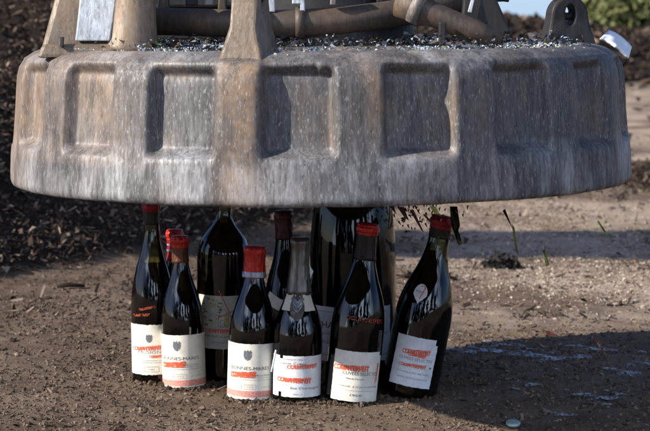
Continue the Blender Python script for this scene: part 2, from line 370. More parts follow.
# ------------------------------------------------------------------ bottles
def interp(prof, z):
    if z <= prof[0][1]: return prof[0][0]
    for (r0, z0), (r1, z1) in zip(prof, prof[1:]):
        if z0 <= z <= z1: return r0 + (r1 - r0) * ((z - z0) / (z1 - z0) if z1 > z0 else 0)
    return prof[-1][0]
def catmull(pts, n=8):
    out = []
    for i in range(len(pts) - 1):
        p0 = pts[max(i - 1, 0)]; p1 = pts[i]; p2 = pts[i + 1]; p3 = pts[min(i + 2, len(pts) - 1)]
        for k in range(n):
            t = k / n
            out.append(tuple(.5 * (2 * p1[j] + (p2[j] - p0[j]) * t + (2 * p0[j] - 5 * p1[j] + 4 * p2[j] - p3[j]) * t * t + (3 * p1[j] - p0[j] - 3 * p2[j] + p3[j]) * t ** 3) for j in (0, 1)))
    out.append(tuple(pts[-1])); return out
SHAPES = {
    'burgundy': [(1, .03), (1, .2), (1, .36), (.995, .44), (.93, .53), (.77, .62), (.58, .70), (.45, .77), (.385, .83), (.365, .88), (.36, .945)],
    'sparkling': [(1, .03), (1, .2), (1, .36), (.96, .45), (.84, .53), (.64, .61), (.47, .69), (.39, .78), (.34, .87), (.31, .945)],
    'big': [(1, .03), (1, .2), (1, .45), (1, .585), (.97, .63), (.84, .675), (.60, .715), (.40, .75), (.31, .79), (.29, .87), (.29, .95)],
    'jeroboam': [(1, .03), (1, .3), (1, .58), (.99, .66), (.955, .75), (.90, .84), (.83, .92), (.75, 1.0)],
}
def make_bottle(spec):
    u, v, wpx, top, shape = spec['u'], spec['v'], spec['w'], spec['top'], spec['shape']
    fe = gnd(u, v); d = fe.y; r = wpx / 2 * d / FPX; d = d + r
    r = wpx / 2 * math.hypot(d, 0) / FPX
    base = Vector(((u - CX) / FPX * fe.y * (d / fe.y), d, 0))
    lean = spec.get('lean', 0)
    tp = at(top[0], top[1], d); hgt = (tp - base).length if 'h' not in spec else spec['h']
    root = empty(spec.get('name', 'wine_bottle'), base)
    root.location.z = float(terrain(np.array([base.x]), np.array([base.y]))[0]) * .5 - .001
    ang = math.atan2(tp.x - base.x, hgt) if 'h' not in spec else math.radians(spec.get('roll', 0))
    root.rotation_euler = Euler((math.radians(lean), ang, 0), 'XYZ')
    if ang > 0.05:   # standing on its edge: lift so the low edge touches the soil
        root.location.z += r * math.sin(ang) * .55
    tag(root, spec['label'], 'bottle', 'counterfeit wine bottles standing under the magnet')
    prof = [(rr * r, zz * hgt) for rr, zz in catmull(SHAPES[shape])]
    prof = [(r * .80, .0), (r * .93, .0012), (r * .99, .005)] + prof
    if shape != 'jeroboam':
        rn = prof[-1][0]
        prof += [(rn * 1.0, .955 * hgt), (rn * 1.10, .957 * hgt), (rn * 1.12, .97 * hgt), (rn * 1.10, .983 * hgt), (rn, .985 * hgt), (rn, .995 * hgt), (rn * .85, hgt)]
    vs, fs = lathe_data(prof, 80, close_bot=True)
    if shape == 'jeroboam':   # neck smashed away: jagged open rim
        nv = len(vs)
        for i in range(80):
            q = .055 * (abs(math.sin(i * 2.1)) * .5 + random.random() * .5)
            x_, y_, z_ = vs[nv - 80 + i]; vs[nv - 80 + i] = (x_, y_, z_ - q * .18)
    body = meshobj('glass_body', vs, fs, GLASS_DARK if spec.get('dark') else GLASS, root)
    fill = spec.get('fill', .74) * hgt
    wp = [(max(rr - .0025, .002), max(zz, .004)) for rr, zz in prof if zz < fill] 
    wp.append((max(interp(prof, fill) - .0025, .002), fill))
    vs, fs = lathe_data(wp, 64, True, True); meshobj('wine', vs, fs, WINE, root)
    # capsule rings: (z0, z1, material, extra radius)
    for q, (z0, z1, m, ex) in enumerate(spec.get('caps', [])):
        nm = 'capsule' if q == 0 else 'capsule_band'
        zs = np.linspace(z0, z1, 14) * hgt
        pp = [(interp(prof, z) * (1 if z < .95 * hgt else 1) + .0009 + ex, z) for z in zs]
        pp = [(pp[0][0] - .0012, pp[0][1])] + pp
        if z1 >= .999: pp[-1] = (pp[-2][0] * .93, hgt + .0008); pp.append((.0005, hgt + .0018))
        vs, fs = lathe_data(pp, 48)
        vs = [(x_ * (1 + .02 * math.sin(9 * math.atan2(y_, x_) + 400 * z_)), y_ * (1 + .02 * math.sin(9 * math.atan2(y_, x_) + 400 * z_)), z_) for x_, y_, z_ in vs]
        meshobj(nm, vs, fs, m, root)
    root['r'] = r
    return root, prof, r, hgt

def wrapper(prof, yaw=0, eps=.0006, roll=0, piv=(0, 0)):
    cr, sr = math.cos(math.radians(roll)), math.sin(math.radians(roll))
    def f(s, z, e=0):
        ds, dz = s - piv[0], z - piv[1]; s, z = piv[0] + ds * cr - dz * sr, piv[1] + ds * sr + dz * cr
        rr = interp(prof, z) + eps + e; R0 = interp(prof, piv[1])
        a = -PI / 2 + yaw + s / R0
        return (rr * math.cos(a), rr * math.sin(a), z)
    return f
def patch(name, f, s0, s1, z0, z1, mat, parent, torn=.0006, ns=48, nz=26, mask=None):
    vs, fs = [], []
    for side in (0, 1):
        for j in range(nz + 1):
            for i in range(ns + 1):
                s = s0 + (s1 - s0) * i / ns; z = z0 + (z1 - z0) * j / nz
                if side == 0 or True:
                    r1 = random.Random(i * 31 + j * 7 + 3 * side * 0 + int(s0 * 1e5))
                    if j in (0, nz): z += r1.uniform(-1, 1) * torn
                    if i in (0, ns): s += r1.uniform(-1, 1) * torn
                vs.append(f(s, z, -.00025 * side))
    m = (ns + 1) * (nz + 1)
    for j in range(nz):
        for i in range(ns):
            if mask and not mask((i + .5) / ns, (j + .5) / nz): continue
            a = j * (ns + 1) + i; fs.append((a, a + 1, a + ns + 2, a + ns + 1)); a += m; fs.append((a + ns + 1, a + ns + 2, a + 1, a))
    return meshobj(name, vs, fs, mat, parent)
_tc = {}
def textdata(body):
    if body in _tc: return _tc[body]
    cu = bpy.data.curves.new('t', 'FONT'); cu.body = body; cu.size = 1; cu.resolution_u = 3
    ob = bpy.data.objects.new('t', cu); col.objects.link(ob)
    bpy.context.view_layer.update(); dg = bpy.context.evaluated_depsgraph_get()
    me = ob.evaluated_get(dg).to_mesh()
    vs = [tuple(v_.co) for v_ in me.vertices]; fs = [tuple(p.vertices) for p in me.polygons]
    ob.evaluated_get(dg).to_mesh_clear(); bpy.data.objects.remove(ob); bpy.data.curves.remove(cu)
    xs = [v_[0] for v_ in vs]; x0, x1 = min(xs), max(xs)
    _tc[body] = ([((v_[0] - (x0 + x1) / 2) / (x1 - x0), v_[1], 0) for v_ in vs], fs); return _tc[body]
def word(name, body, f, s, z, width, height, mat, parent, e=.00025, rot=0, bold=0, slant=0):
    vs, fs = textdata(body); V, Fc = [], []
    c_, s__ = math.cos(math.radians(rot)), math.sin(math.radians(rot))
    offs = [(0, 0)] if not bold else [(0, 0), (bold, 0), (0, bold), (-bold, 0)]
    for q, (ox, oz) in enumerate(offs):
        b = len(V)
        for (x, y_, _) in vs:
            px, pz = x * width + ox + slant * y_ * height, (y_ - .35) / .7 * height + oz
            V.append(f(s + px * c_ - pz * s__, z + px * s__ + pz * c_, e + q * .00002))
        Fc += [tuple(i + b for i in p) for p in fs]
    return meshobj(name, V, Fc, mat, parent, False)
_w0 = word
def word(name, body, f, s, z, width, height, mat, parent, e=.00025, rot=0, bold=0, slant=0):
    o = _w0(name, body, f, s, z, width, height, mat, parent, e, rot, bold, slant)
    if name == 'stamp' and mat is STAMP: _w0('stamp_strike', body, f, s + width * .05, z + height * .22, width * .9, height * .9, mat, parent, e + .00012, rot + 2.5, bold * .4, slant)
    return o
def lines(name, segs, f, mat, parent, th=.0003, e=.00022):
    """thin strokes: each seg a polyline [(s,z),...]"""
    V, Fc = [], []
    for seg in segs:
        pts = []
        for (a, b) in zip(seg, seg[1:]):
            k = max(1, int(math.hypot(b[0] - a[0], b[1] - a[1]) / .002))
            pts += [(a[0] + (b[0] - a[0]) * t / k, a[1] + (b[1] - a[1]) * t / k) for t in range(k)]
        pts.append(seg[-1])
        for i, p in enumerate(pts):
            a = pts[max(i - 1, 0)]; b = pts[min(i + 1, len(pts) - 1)]
            dx, dz = b[0] - a[0], b[1] - a[1]; l = math.hypot(dx, dz) or 1; nx, nz = -dz / l * th, dx / l * th
            V += [f(p[0] + nx, p[1] + nz, e), f(p[0] - nx, p[1] - nz, e)]
            if i: m = len(V); Fc.append((m - 4, m - 3, m - 1, m - 2))
    return meshobj(name, V, Fc, mat, parent, False)
def shield(name, f, s, z, w_, h_, mat, parent, e=.0003):
    out = [(0, -.5), (.28, -.36), (.42, -.12), (.45, .12), (.38, .22), (.5, .3), (.4, .34), (.3, .5), (.16, .36), (0, .52), (-.16, .36), (-.3, .5), (-.4, .34), (-.5, .3), (-.38, .22), (-.45, .12), (-.42, -.12), (-.28, -.36)]
    V = [f(s, z, e)] + [f(s + a * w_, z + b * h_, e) for a, b in out]
    m = len(out); return meshobj(name, V, [(0, 1 + (i + 1) % m, 1 + i) for i in range(m)], mat, parent, False)
def rect(s0, s1, z0, z1): return [(s0, z0), (s1, z0), (s1, z1), (s0, z1), (s0, z0)]
def rules(s0, s1, zs): return [[(s0 + random.uniform(0, .002), z), (s1 - random.uniform(0, .003), z)] for z in zs]

bottles = {}
def B(key, **spec):
    root, prof, r, hgt = make_bottle(spec)
    del root['r']; bottles[key] = (root, prof, r, hgt); return root, prof, r, hgt

# --- 1: tall bottle at far left of the group
root, prof, r, h = B('musigny', u=152, v=385.5, w=44, top=(151, 201), shape='burgundy', fill=.655,
    label='leftmost bottle, olive glass neck with wine below it, red and dark capsule, cream label', caps=[(.875, 1, F_DK, 0), (.945, 1, F_CRIM, .0004)])
k = h / 180.; f = wrapper(prof, -.05)
L_ = patch('label', f, -.043, .034, 11 * k, 60.5 * k, PAPER, root, .0007)
shield('crest', f, -.002, 47 * k, .0105, .015, INK_G, L_)
word('lettering', 'MUSIGNY', f, .001, 33.5 * k, .040, .0052, INK_G, L_)
word('stamp', 'COUNTERFEIT', f, -.006, 37 * k, .05, .0065, STAMP, L_, .0004, 3, .0003)
word('stamp', 'COUNTERFEIT', f, .012, 29 * k, .028, .0045, STAMP, L_, .0004, -2, .0002)
lines('rules', rules(-.02, .022, [25 * k, 23 * k]) + [rect(-.009, .011, 14 * k, 19 * k)], f, INK_G, L_)
word('lettering', '1959', f, .001, 16.5 * k, .008, .0024, INK_G, L_)
f2 = wrapper(prof, -.05)
word('stamp', 'COUNTERFEIT', f2, -.014, 70 * k, .028, .0045, STAMPG, root, .0003, 6, .0002)
word('stamp', 'COUNTERFEIT', f2, -.004, 77 * k, .025, .004, STAMPG, root, .0003, 14, .0002)

def bonnes(root, prof, k, yaw, z0, z1):
    f = wrapper(prof, yaw); H_ = z1 - z0; q = lambda t: z0 + t * H_
    L_ = patch('label', f, -.058, .052, z0, z1, PAPER, root, .0004)
    shield('crest', f, -.003, q(.80), .0125, .018, INK_G, L_)
    word('lettering', 'BONNES-MARES', f, .0, q(.565), .056, .0056, INK, L_)
    word('lettering', 'APPELLATION', f, .016, q(.44), .026, .0024, INK_G, L_)
    word('stamp', 'COUNTERFEIT', f, -.010, q(.44), .038, .0088, STAMP, L_, .0004, 2, .0006)
    lines('rules', rules(-.018, .03, [q(.36)]) + rules(.006, .03, [q(.40)]) + [rect(-.010, .009, q(.19), q(.27))], f, INK_G, L_, .00022)
    word('lettering', '1952', f, -.0005, q(.23), .012, .0026, PINKINK, L_)
    word('lettering', 'G. ROUMIER', f, .024, q(.23), .016, .0022, YEL, L_)
    word('lettering', 'MISE EN BOUTEILLE', f, -.002, q(.105), .054, .0026, REDINK, L_)
    patch('red_band', lambda s, z, e=0: f(s, z, e + .0003), -.052, .048, q(.05), q(.16), PINKINK, L_, .0002, 40, 3)
# --- 2: short bottle in front of it
root, prof, r, h = B('b2', u=182.5, v=391, w=43, top=(179.5, 236), shape='burgundy', fill=.80,
    label='short bottle second from left with bright red cap, brown neck foil and cream crested label', caps=[(.83, 1, F_BRN, 0), (.925, 1, F_RED, .0012)])
k = h / 155.; bonnes(root, prof, k, -.12, 2.5 * k, 57 * k)
# --- 3: hidden bottle whose red and white foil shows behind it
root, prof, r, h = B('b3', u=176, v=381, w=40, top=(174.5, 229.5), shape='burgundy', fill=.8, dark=1,
    label='bottle mostly hidden behind the short left bottle, only its red foil with white stripes showing', caps=[(.80, 1, F_CRIM, .0004), (.86, .875, F_SIL, .0008), (.90, .91, F_SIL, .0008), (.93, 1, F_RED, .001)])
# --- 4: large dark bottle with the picture label
root, prof, r, h = B('b4', u=220.5, v=384, w=53, top=(226.5, 205), shape='big', fill=.72, h=.372, roll=1.0,
    label='large round-shouldered dark bottle with a grey picture label crossed by red strokes', caps=[(.90, 1, F_DK, 0)])
k = .292 / 178.; f = wrapper(prof, 0)
L_ = patch('label', f, -.062, .062, 38 * k, 95 * k, PAPER_SHADED, root, .0005)
# drawing of a house with leafy trees
lines('drawing', [rect(-.004, .010, 62 * k, 74 * k), [(-.004, 74 * k), (.003, 82 * k), (.010, 74 * k)], [(.010, 74 * k), (.02, 70 * k), (.02, 62 * k)], rect(-.001, .004, 62 * k, 69 * k)], f, INK_G, L_, .0004)
patch('drawing', lambda s, z, e=0: f(s, z, e + .0003), .004, .0095, 62.5 * k, 73 * k, YEL, L_, .0002, 4, 4)
for i in range(46):
    s = random.uniform(-.030, -.002); z = random.uniform(62, 92) * k
    patch('drawing', lambda s_, z_, e=0: f(s_, z_, e + .0003), s, s + random.uniform(.002, .006), z, z + random.uniform(.0015, .004), random.choice([GRN, GRN, YEL]), L_, .0003, 2, 2) if i < 34 else None
word('stamp', 'COUNTERFEIT', f, -.004, 57 * k, .048, .0065, STAMP, L_, .0004, -3, .0003)
word('lettering', 'CHATEAU LAFLEUR', f, -.002, 51.5 * k, .05, .0036, INK, L_, .0003, -3)
word('lettering', 'POMEROL', f, 0, 45 * k, .024, .0026, INK_G, L_, .0003, -3)
lines('red_strokes', [[(-.004, 101 * k), (.008, 82 * k), (.019, 62 * k)], [(-.008, 70 * k), (.01, 77 * k), (.028, 83 * k)]], f, REDINK, L_, .0007, .0005)
# --- 5: front bottle with big red capsule
root, prof, r, h = B('b5', u=249.5, v=403, w=47.5, top=(255, 246), shape='burgundy', fill=.78, lean=0,
    label='front bottle with a wrinkled bright red capsule and silver band, cream crested label', caps=[(.80, 1, F_RED, .0030), (.805, .84, F_SIL, .0038)])
k = h / 157.; bonnes(root, prof, k, -.05, 3.5 * k, 60.5 * k)
# --- 6: dark bottle behind with maroon capsule and cream neck band
root, prof, r, h = B('b6', u=288, v=388, w=46, top=(283.5, 211), shape='burgundy', fill=.8, dark=1,
    label='bottle behind the red-capped and grey-foiled ones, maroon capsule and slanting cream neck label', caps=[(.84, 1, F_MAR, .0004)])
k = h / 177.; f = wrapper(prof, -.5, .0007, -28, (0, .150))
patch('neck_label', f, -.020, .020, .140, .160, PAPER, root, .0006, 24, 8)
# --- 7: sparkling bottle with grey foil neck and shield collar
root, prof, r, h = B('b7', u=296, v=405, w=50, top=(300, 238), shape='sparkling', fill=.6,
    label='sparkling wine bottle in front with grey foil neck, grey shield collar and white label', caps=[(.66, 1, F_GREY, .0010)])
k = h / 167.; f = wrapper(prof, 0)
patch('collar', wrapper(prof, 0, .0018), -.034, .034, 95 * k, 111 * k, PAPER, root, .0004, 40, 8)
o = shield('shield', wrapper(prof, -.06, .0026), 0, 99 * k, .030, .044, F_SIL, root); o.data.materials[0] = F_GREY
lines('shield_lines', [[(-.008, 100 * k), (0, 94 * k), (.008, 100 * k)], [(-.009, 104 * k), (0, 98 * k), (.009, 104 * k)], [(-.006, 107 * k), (0, 103 * k), (.006, 107 * k)]], wrapper(prof, -.06, .0030), F_SIL, o, .0006)
L_ = patch('label', f, -.040, .042, 8 * k, 50 * k, PAPER_W, root, .0004, mask=lambda a, b: not (b < .10 and .16 < a < .22) and not (b > .94 and .18 < a < .24))
word('lettering', 'PRODUCE OF FRANCE', f, -.004, 46.5 * k, .030, .0022, INK_G, L_)
word('lettering', 'Grande Cuvee', f, -.008, 42.5 * k, .04, .0042, INK_G, L_, slant=.3)
word('stamp', 'COUNTERFEIT', f, .008, 39 * k, .042, .0062, STAMP, L_, .0004, 1, .0003)
word('stamp', 'COUNTERFEIT', f, -.004, 25 * k, .048, .0072, STAMP, L_, .0004, -3, .0006)
word('lettering', 'fine Champagne', f, .012, 17.5 * k, .042, .0042, INK_G, L_, slant=.3)
word('lettering', 'FRANCE', f, .002, 11 * k, .012, .002, INK_G, L_)
# --- 8: jeroboam
root, prof, r, h = B('b8', u=353, v=392, w=87, top=(353, 205), shape='jeroboam', fill=.80, h=.372, roll=0, dark=1,
    label='huge black-glass bottle at the back, widest of all, its top pressed against the magnet')
k = .325 / 187.; f = wrapper(prof, -.1)
L_ = patch('label', f, -.066, .066, 30 * k, 84 * k, PAPER_W, root, .0006)
word('lettering', 'CHAMBERTIN', f, -.006, 66 * k, .092, .0115, INK, L_)
lines('rules', rules(-.06, .06, [79 * k, 58 * k, 56.5 * k, 36 * k]), f, INK_G, L_, .0004)
word('lettering', 'APPELLATION CONTROLEE', f, -.004, 49 * k, .10, .005, INK_G, L_)
word('lettering', 'GRAND CRU', f, 0, 41 * k, .05, .006, INK_G, L_)
# --- 9: front bottle with cream label, leaning right
root, prof, r, h = B('b9', u=350.5, v=406, w=54, top=(368.5, 225), shape='burgundy', fill=.84, dark=0,
    label='front bottle leaning right, red cap and dark neck foil, cream label with orange stamps', caps=[(.80, 1, F_DK, 0), (.94, 1, F_RED, .0012)])
k = h / 181.; f = wrapper(prof, .10, .0006, 0, (0, .03)); q = lambda t: (3.5 + t * 51) * k
L_ = patch('label', f, -.042, .050, q(0), q(1), PAPER, root, .0004, mask=lambda a, b: not (b > .92 and a > .93))
word('stamp', 'COUNTERFEIT', f, -.010, q(.66), .062, .0080, STAMP, L_, .0004, 0, .0006)
word('lettering', 'CUVEES SELECTES', f, .008, q(.565), .062, .0052, INK, L_)
word('lettering', 'Mise du Domaine', f, -.001, q(.46), .03, .003, INK, L_)
word('lettering', 'DOMAINE', f, -.022, q(.30), .028, .0028, INK_G, L_); word('lettering', '&', f, -.003, q(.30), .003, .0034, REDINK, L_)
word('lettering', 'DUJAC PROPRIETAIRE', f, .022, q(.30), .042, .0028, INK_G, L_)
word('stamp', 'COUNTERFEIT', f, .040, q(.58), .034, .0046, STAMP, L_, .0004, 84, .0002)
lines('rules', rules(-.03, .035, [q(.22)]) + [[(.012, q(.10)), (.012, q(.16)), (.014, q(.10))]], f, INK_G, L_, .0002)
word('lettering', '1959', f, .002, q(.13), .018, .0036, INK, L_)
word('stamp', 'COUNTERFEIT', wrapper(prof, .1), .006, 87 * k, .056, .0062, STAMPG, root, .0004, -5, .0003)
# --- 10: strongly tilted bottle at right
root, prof, r, h = B('b10', u=409, v=401, w=58, top=(444, 219), shape='burgundy', fill=.80, dark=0,
    label='rightmost bottle, tilted most, small shield sticker on its shoulder and a bluish white label', caps=[(.88, 1, F_DK, 0), (.93, 1, F_CRIM, .0012)])
k = h / 183.; f = wrapper(prof, .02, .0006, 0, (0, .03)); q = lambda t: (12 + t * 50) * k
L_ = patch('label', f, -.043, .032, q(0), q(1), PAPER_W, root, .0005, mask=lambda a, b: not (b > .90 and a > .94))
word('stamp', 'COUNTERFEIT', f, -.004, q(.70), .048, .0075, STAMP, L_, .0004, 3, .0004)
word('stamp', 'COUNTERFEIT', f, -.002, q(.64), .03, .005, STAMP, L_, .0005, -3, .0003)
word('lettering', 'CUVEES SELECTES', f, -.003, q(.56), .058, .0048, INK_G, L_)
word('stamp', 'COUNTERFEIT', f, -.007, q(.42), .048, .0054, STAMP, L_, .0004, 0, .0003)
V = [f(.025 + .0016 * math.cos(t * PI / 8), q(.42) + .0016 * math.sin(t * PI / 8), .0005) for t in range(16)]
meshobj('dot', V, [tuple(range(16))], INK, L_, False)
word('lettering', 'DOMAINE & PROPRIETAIRE', f, -.004, q(.28), .056, .003, INK_G, L_)
word('lettering', 'GRAND VIN DE BOURGOGNE', f, -.003, q(.17), .052, .0028, INK_G, L_)
f3 = wrapper(prof, -.38, .0008, 0, (0, 108 * k))
V = [f3(.0115 * math.sin(t * PI / 10) * (1 - .2 * (math.cos(t * PI / 10) < -.4)), 106 * k + (.0145 * math.cos(t * PI / 10) - (.004 if t == 10 else 0)), 0) for t in range(20)]
st = meshobj('shield_sticker', V + [f3(0, 106 * k, 0)], [(20, (i + 1) % 20, i) for i in range(20)], PAPER_W, root, False)
word('sticker_mark', 'MONACO', f3, 0, 107 * k, .016, .0036, INK_G, st, .0003); lines('sticker_mark', [[(.001, 100 * k), (.007, 113 * k)], [(-.002, 112 * k), (.004, 113 * k), (.008, 110 * k)]], f3, REDINK, st, .0007)

# thin white strip standing in for the glare between two labels
o = meshobj('glare_strip', *tube_data([at(271.5, 372, 3.10), at(276, 350, 3.11)], .0016, 8), PAPER_W)
tag(o, 'thin white strip painted as glare between the red-capsuled and the grey-foiled front bottles', 'glare strip')

bx_, by_ = [], []
for key, (root, prof, r, hgt) in bottles.items():
    a_ = rng.uniform(0, 2 * PI, 420); q_ = r * (.93 + np.abs(rng.normal(0, .13, 420)))
    bx_.append(root.location.x + q_ * np.cos(a_)); by_.append(root.location.y + q_ * np.sin(a_))
x = np.concatenate(bx_); y = np.concatenate(by_); n_ = len(x); sz = .0016 + .0045 * rng.random(n_) ** 2.2
o = scatter('pressed_soil', x, y, sz * rng.uniform(1, 1.9, n_), sz, sz * rng.uniform(.6, 1, n_), rng.random(n_) * .5, CLOD, .15, .7)
tag(o, 'brown soil crumbs pushed up against the feet of the bottles', 'soil crumbs', kind='stuff')

# ------------------------------------------------------------------ the magnet
MC = Vector(((321 - CX) / FPX * 3.1, 3.1, .380))
mag = empty('lifting_magnet', MC, (0, math.radians(-.45), 0))
tag(mag, 'huge round scuffed steel lifting magnet with panelled sides hanging over the bottles', 'magnet')
T = .212
def pr(z):
    pts = [(.491, 0), (.4955, .003), (.497, .009), (.4945, .05), (.4905, .08), (.487, .12), (.484, .170), (.480, .185), (.471, .198), (.456, .2075), (.44, T)]
    return interp(pts, z)
NA = 900
zs = [0, .002, .005, .009, .014] + list(np.linspace(.02, .062, 10)) + list(np.linspace(.065, .095, 14)) + list(np.linspace(.10, .172, 14)) + list(np.linspace(.175, .2095, 16)) + [T]
A = np.linspace(0, 2 * PI, NA, endpoint=False)
rows = []
def ringrow(rad, z, depth=0, nz=1.0):
    th = np.degrees(A)
    ph = (th + 3.4 + 10) % 20 - 10            # panel centres every 20 degrees
    jit = 0
    m = 1 - sstep(5.1, 6.5, np.abs(ph + jit + .0))
    zt = sstep(.062, .080, z) * (1 - sstep(.178, .197, z + .004 * (vnoise(th / 9, th * 0 + 1, 4) - .5)))
    n_ = .0015 * (vnoise(th / 6, np.full_like(th, z * 30), 21) - .5) + .0007 * (vnoise(th / 1.4, np.full_like(th, z * 90), 22) - .5)
    rib = np.exp(-((th - 360 * (th > 180) + 13.4) / 3.9) ** 6) * .007 * sstep(.05, .085, z) * (1 - sstep(.209, .2125, z) * .0) * (1 if depth else 0)
    rr = rad - depth * m * zt * (1) + n_ * nz + rib
    return np.stack([rr * np.sin(A), -rr * np.cos(A), np.full_like(A, z) + (n_ * nz * .8 if z > .19 or z < .003 else 0)], 1)
# inner underside up to outside and over the top
under = [(.02, .02), (.20, .02), (.205, .002), (.27, .002), (.275, .022), (.43, .022), (.436, 0), (.475, -.0005)]
for (rr, z) in under: rows.append(ringrow(rr, z, 0, .3))
for z in zs: rows.append(ringrow(pr(z), z, .020))
for rr, z in [(.43, T), (.41, T - .003), (.39, T - .007), (.36, T - .008), (.30, T - .008), (.24, T - .006), (.2, T), (.12, T + .004), (.02, T + .006)]: rows.append(ringrow(rr, z, 0, 1.5))
V = np.concatenate(rows); nr = len(rows); idx = np.arange(nr * NA).reshape(nr, NA)
nx_ = np.roll(idx, -1, axis=1)
F = np.stack([idx[:-1], nx_[:-1], nx_[1:], idx[1:]], -1).reshape(-1, 4)
o = fastmesh('housing', V, F, STEEL); o.parent = mag
thv = np.degrees(np.arctan2(V[:, 0], -V[:, 1]))
rust = np.exp(-((thv + 13.4) / 3.6) ** 4) * 1.0 + .55 * sstep(-22, -44, thv) * (V[:, 2] > .05) + .75 * sstep(-55, -75, thv)
add_attr(o, 'rusty', np.clip(rust, 0, 1) * (.6 + .8 * fbm(thv / 3, V[:, 2] * 30, 3, 51)))
dust_and_shade = 1.3 * np.exp(-((thv - 24) / 7) ** 2) * sstep(.17, .20, V[:, 2]) + .75 * (1 - sstep(.06, .10, V[:, 2])) + .55 * sstep(.18, .205, V[:, 2]) + .35 * sstep(5, 40, -thv) - .35 * sstep(10, 60, thv) * (V[:, 2] > .085) + .5 * (1 - sstep(.055, .085, V[:, 2])) * fbm(thv / 8, V[:, 2] * 20, 3, 57)  # dust, plus sunlit left and shaded right side put into the colour
add_attr(o, 'dust_shade', np.clip(dust_and_shade, -.1, 1) * (.5 + 1.0 * fbm(thv / 5, V[:, 2] * 12, 3, 52)))
o.data.polygons.foreach_set('use_smooth', [True] * len(o.data.polygons))

def lug(theta, mat, rin, rout, hgt, th, outer_strip=False, flare=.02):
    """radial plate with a rounded head and an eye; local x = outward, extruded along tangent"""
    n = 48; outer, inner = [], []
    rc = (rin + rout) / 2; head = .033; zc = T + hgt - head
    for i in range(n):
        a = 2 * PI * i / n - PI / 2; x_, z_ = math.cos(a), math.sin(a)
        if z_ >= -.05: outer.append((rc + head * x_, zc + head * z_))
        else:
            t = max(-1, min(1, x_ / abs(z_))) if abs(z_) > 1e-6 else 0
            if abs(x_) > abs(z_):
                k_ = (abs(z_) / abs(x_)); outer.append((rc + math.copysign(head + ((rout - rin) / 2 + flare - head) * k_ ** 1.2, x_), zc - (zc - T + .022) * k_))
            else: outer.append((rc + ((rout - rin) / 2 + flare) * t, T - .022))
        inner.append((rc + .0085 * x_, zc + .016 * z_ + .002))
    tx, ty = math.sin(theta), -math.cos(theta); ox, oy = math.cos(theta), math.sin(theta)
    V, Fc = [], []
    for loop in (outer, inner):
        for side in (-1, 1):
            for (rr, z) in loop:
                tt = th / 2 * (1 + max(0, (T + .03 - z)) * 14) if loop is outer else th / 2
                V.append((rr * tx + side * tt * ox, rr * ty + side * tt * oy, z))
    for i in range(n):
        j = (i + 1) % n
        Fc += [(i, j, 2 * n + j, 2 * n + i), (n + j, n + i, 3 * n + i, 3 * n + j), (j, i, n + i, n + j), (2 * n + i, 2 * n + j, 3 * n + j, 3 * n + i)]
    o = meshobj('lug', V, Fc, mat, mag, False); bevel_obj(o, .004, 2); return o
LT = [math.radians(-13.4), math.radians(106.6), math.radians(-133.4)]
lug(LT[0], STEEL_TAN, .375, .450, .10, .038, flare=.024)
lug(LT[1], STEEL_DARK, .392, .468, .078, .032, flare=.012)
lug(LT[2], STEEL_TAN, .37, .45, .125, .040, flare=.012)
# everything below on the magnet is placed in world space then brought into its frame
bpy.context.view_layer.update(); MI = mag.matrix_world.inverted()
def mloc(p): return MI @ Vector(p)
# terminal box at the left: tapering tan casting with a grey painted cover plate
zt = .594
def quadbox(name, pb, pt, depth, mat, bev=.004):
    """front quad bottom-left, bottom-right, top-right, top-left in world; extruded back"""
    bl, br = pb; tl, tr = pt; dv = Vector((0, depth, 0))
    return hexa(name, [mloc(p) for p in (bl, br, br + dv, bl + dv, tl, tr, tr + dv, tl + dv)], mat, mag, bev)
dA = 2.86
quadbox('terminal_box', (at(40, 52, dA), at(122, 52, dA)), (at(66, -45, dA + .03), at(128, -45, dA + .03)), .16, STEEL_TAN, .008)
quadbox('cover_plate', (at(75, 41, dA - .010), at(110, 41, dA - .010)), (at(83, -30, dA + .012), at(121, -30, dA + .012)), .012, PAINT, .002)
quadbox('box_foot', (at(36, 58, dA - .02), at(150, 58, dA - .02)), (at(42, 44, dA - .012), at(146, 44, dA - .012)), .03, STEEL_TAN, .006)
quadbox('box_slot', (at(59, 47, dA - .024), at(63, 47, dA - .024)), (at(59.5, 37, dA - .016), at(63.5, 37, dA - .016)), .01, STEEL_DARK, .001)
# round column (cast post) right of the box
cs = []
for (v_, ww) in [(52, 62), (46, 56), (38, 51), (20, 46), (0, 41), (-30, 37), (-60, 36)]:
    p = at(131 + (52 - v_) * .07, v_, 2.88); cs.append((mloc(p), ww / 2 * 2.88 / FPX))
vs, fs = tube_data([c[0] for c in cs], [c[1] for c in cs], 28); meshobj('post', vs, fs, STEEL_TAN, mag)
# pipe across the top
pth = [at(x_, y_, dd) for x_, y_, dd in [(120, 24, 3.06), (160, 21.5, 3.02), (200, 22.5, 2.98), (250, 24.5, 2.95), (300, 23.5, 2.95), (340, 21, 2.96), (380, 16, 2.98), (415, 10.5, 3.0), (445, 4, 3.02), (480, -8, 3.05)]]
vs, fs = tube_data([mloc(p) for p in pth], [.0215] * 10, 28); meshobj('pipe', vs, fs, PIPE, mag)
for uu in (300, 418):
    p = at(uu, 23 if uu == 300 else 10, 2.95 if uu == 300 else 3.0); dv = Vector((.007, 0, 0))
    vs, fs = tube_data([mloc(p - dv), mloc(p + dv)], [.0245, .0245], 28); meshobj('pipe_collar', vs, fs, PIPE if uu == 300 else STEEL_B, mag)
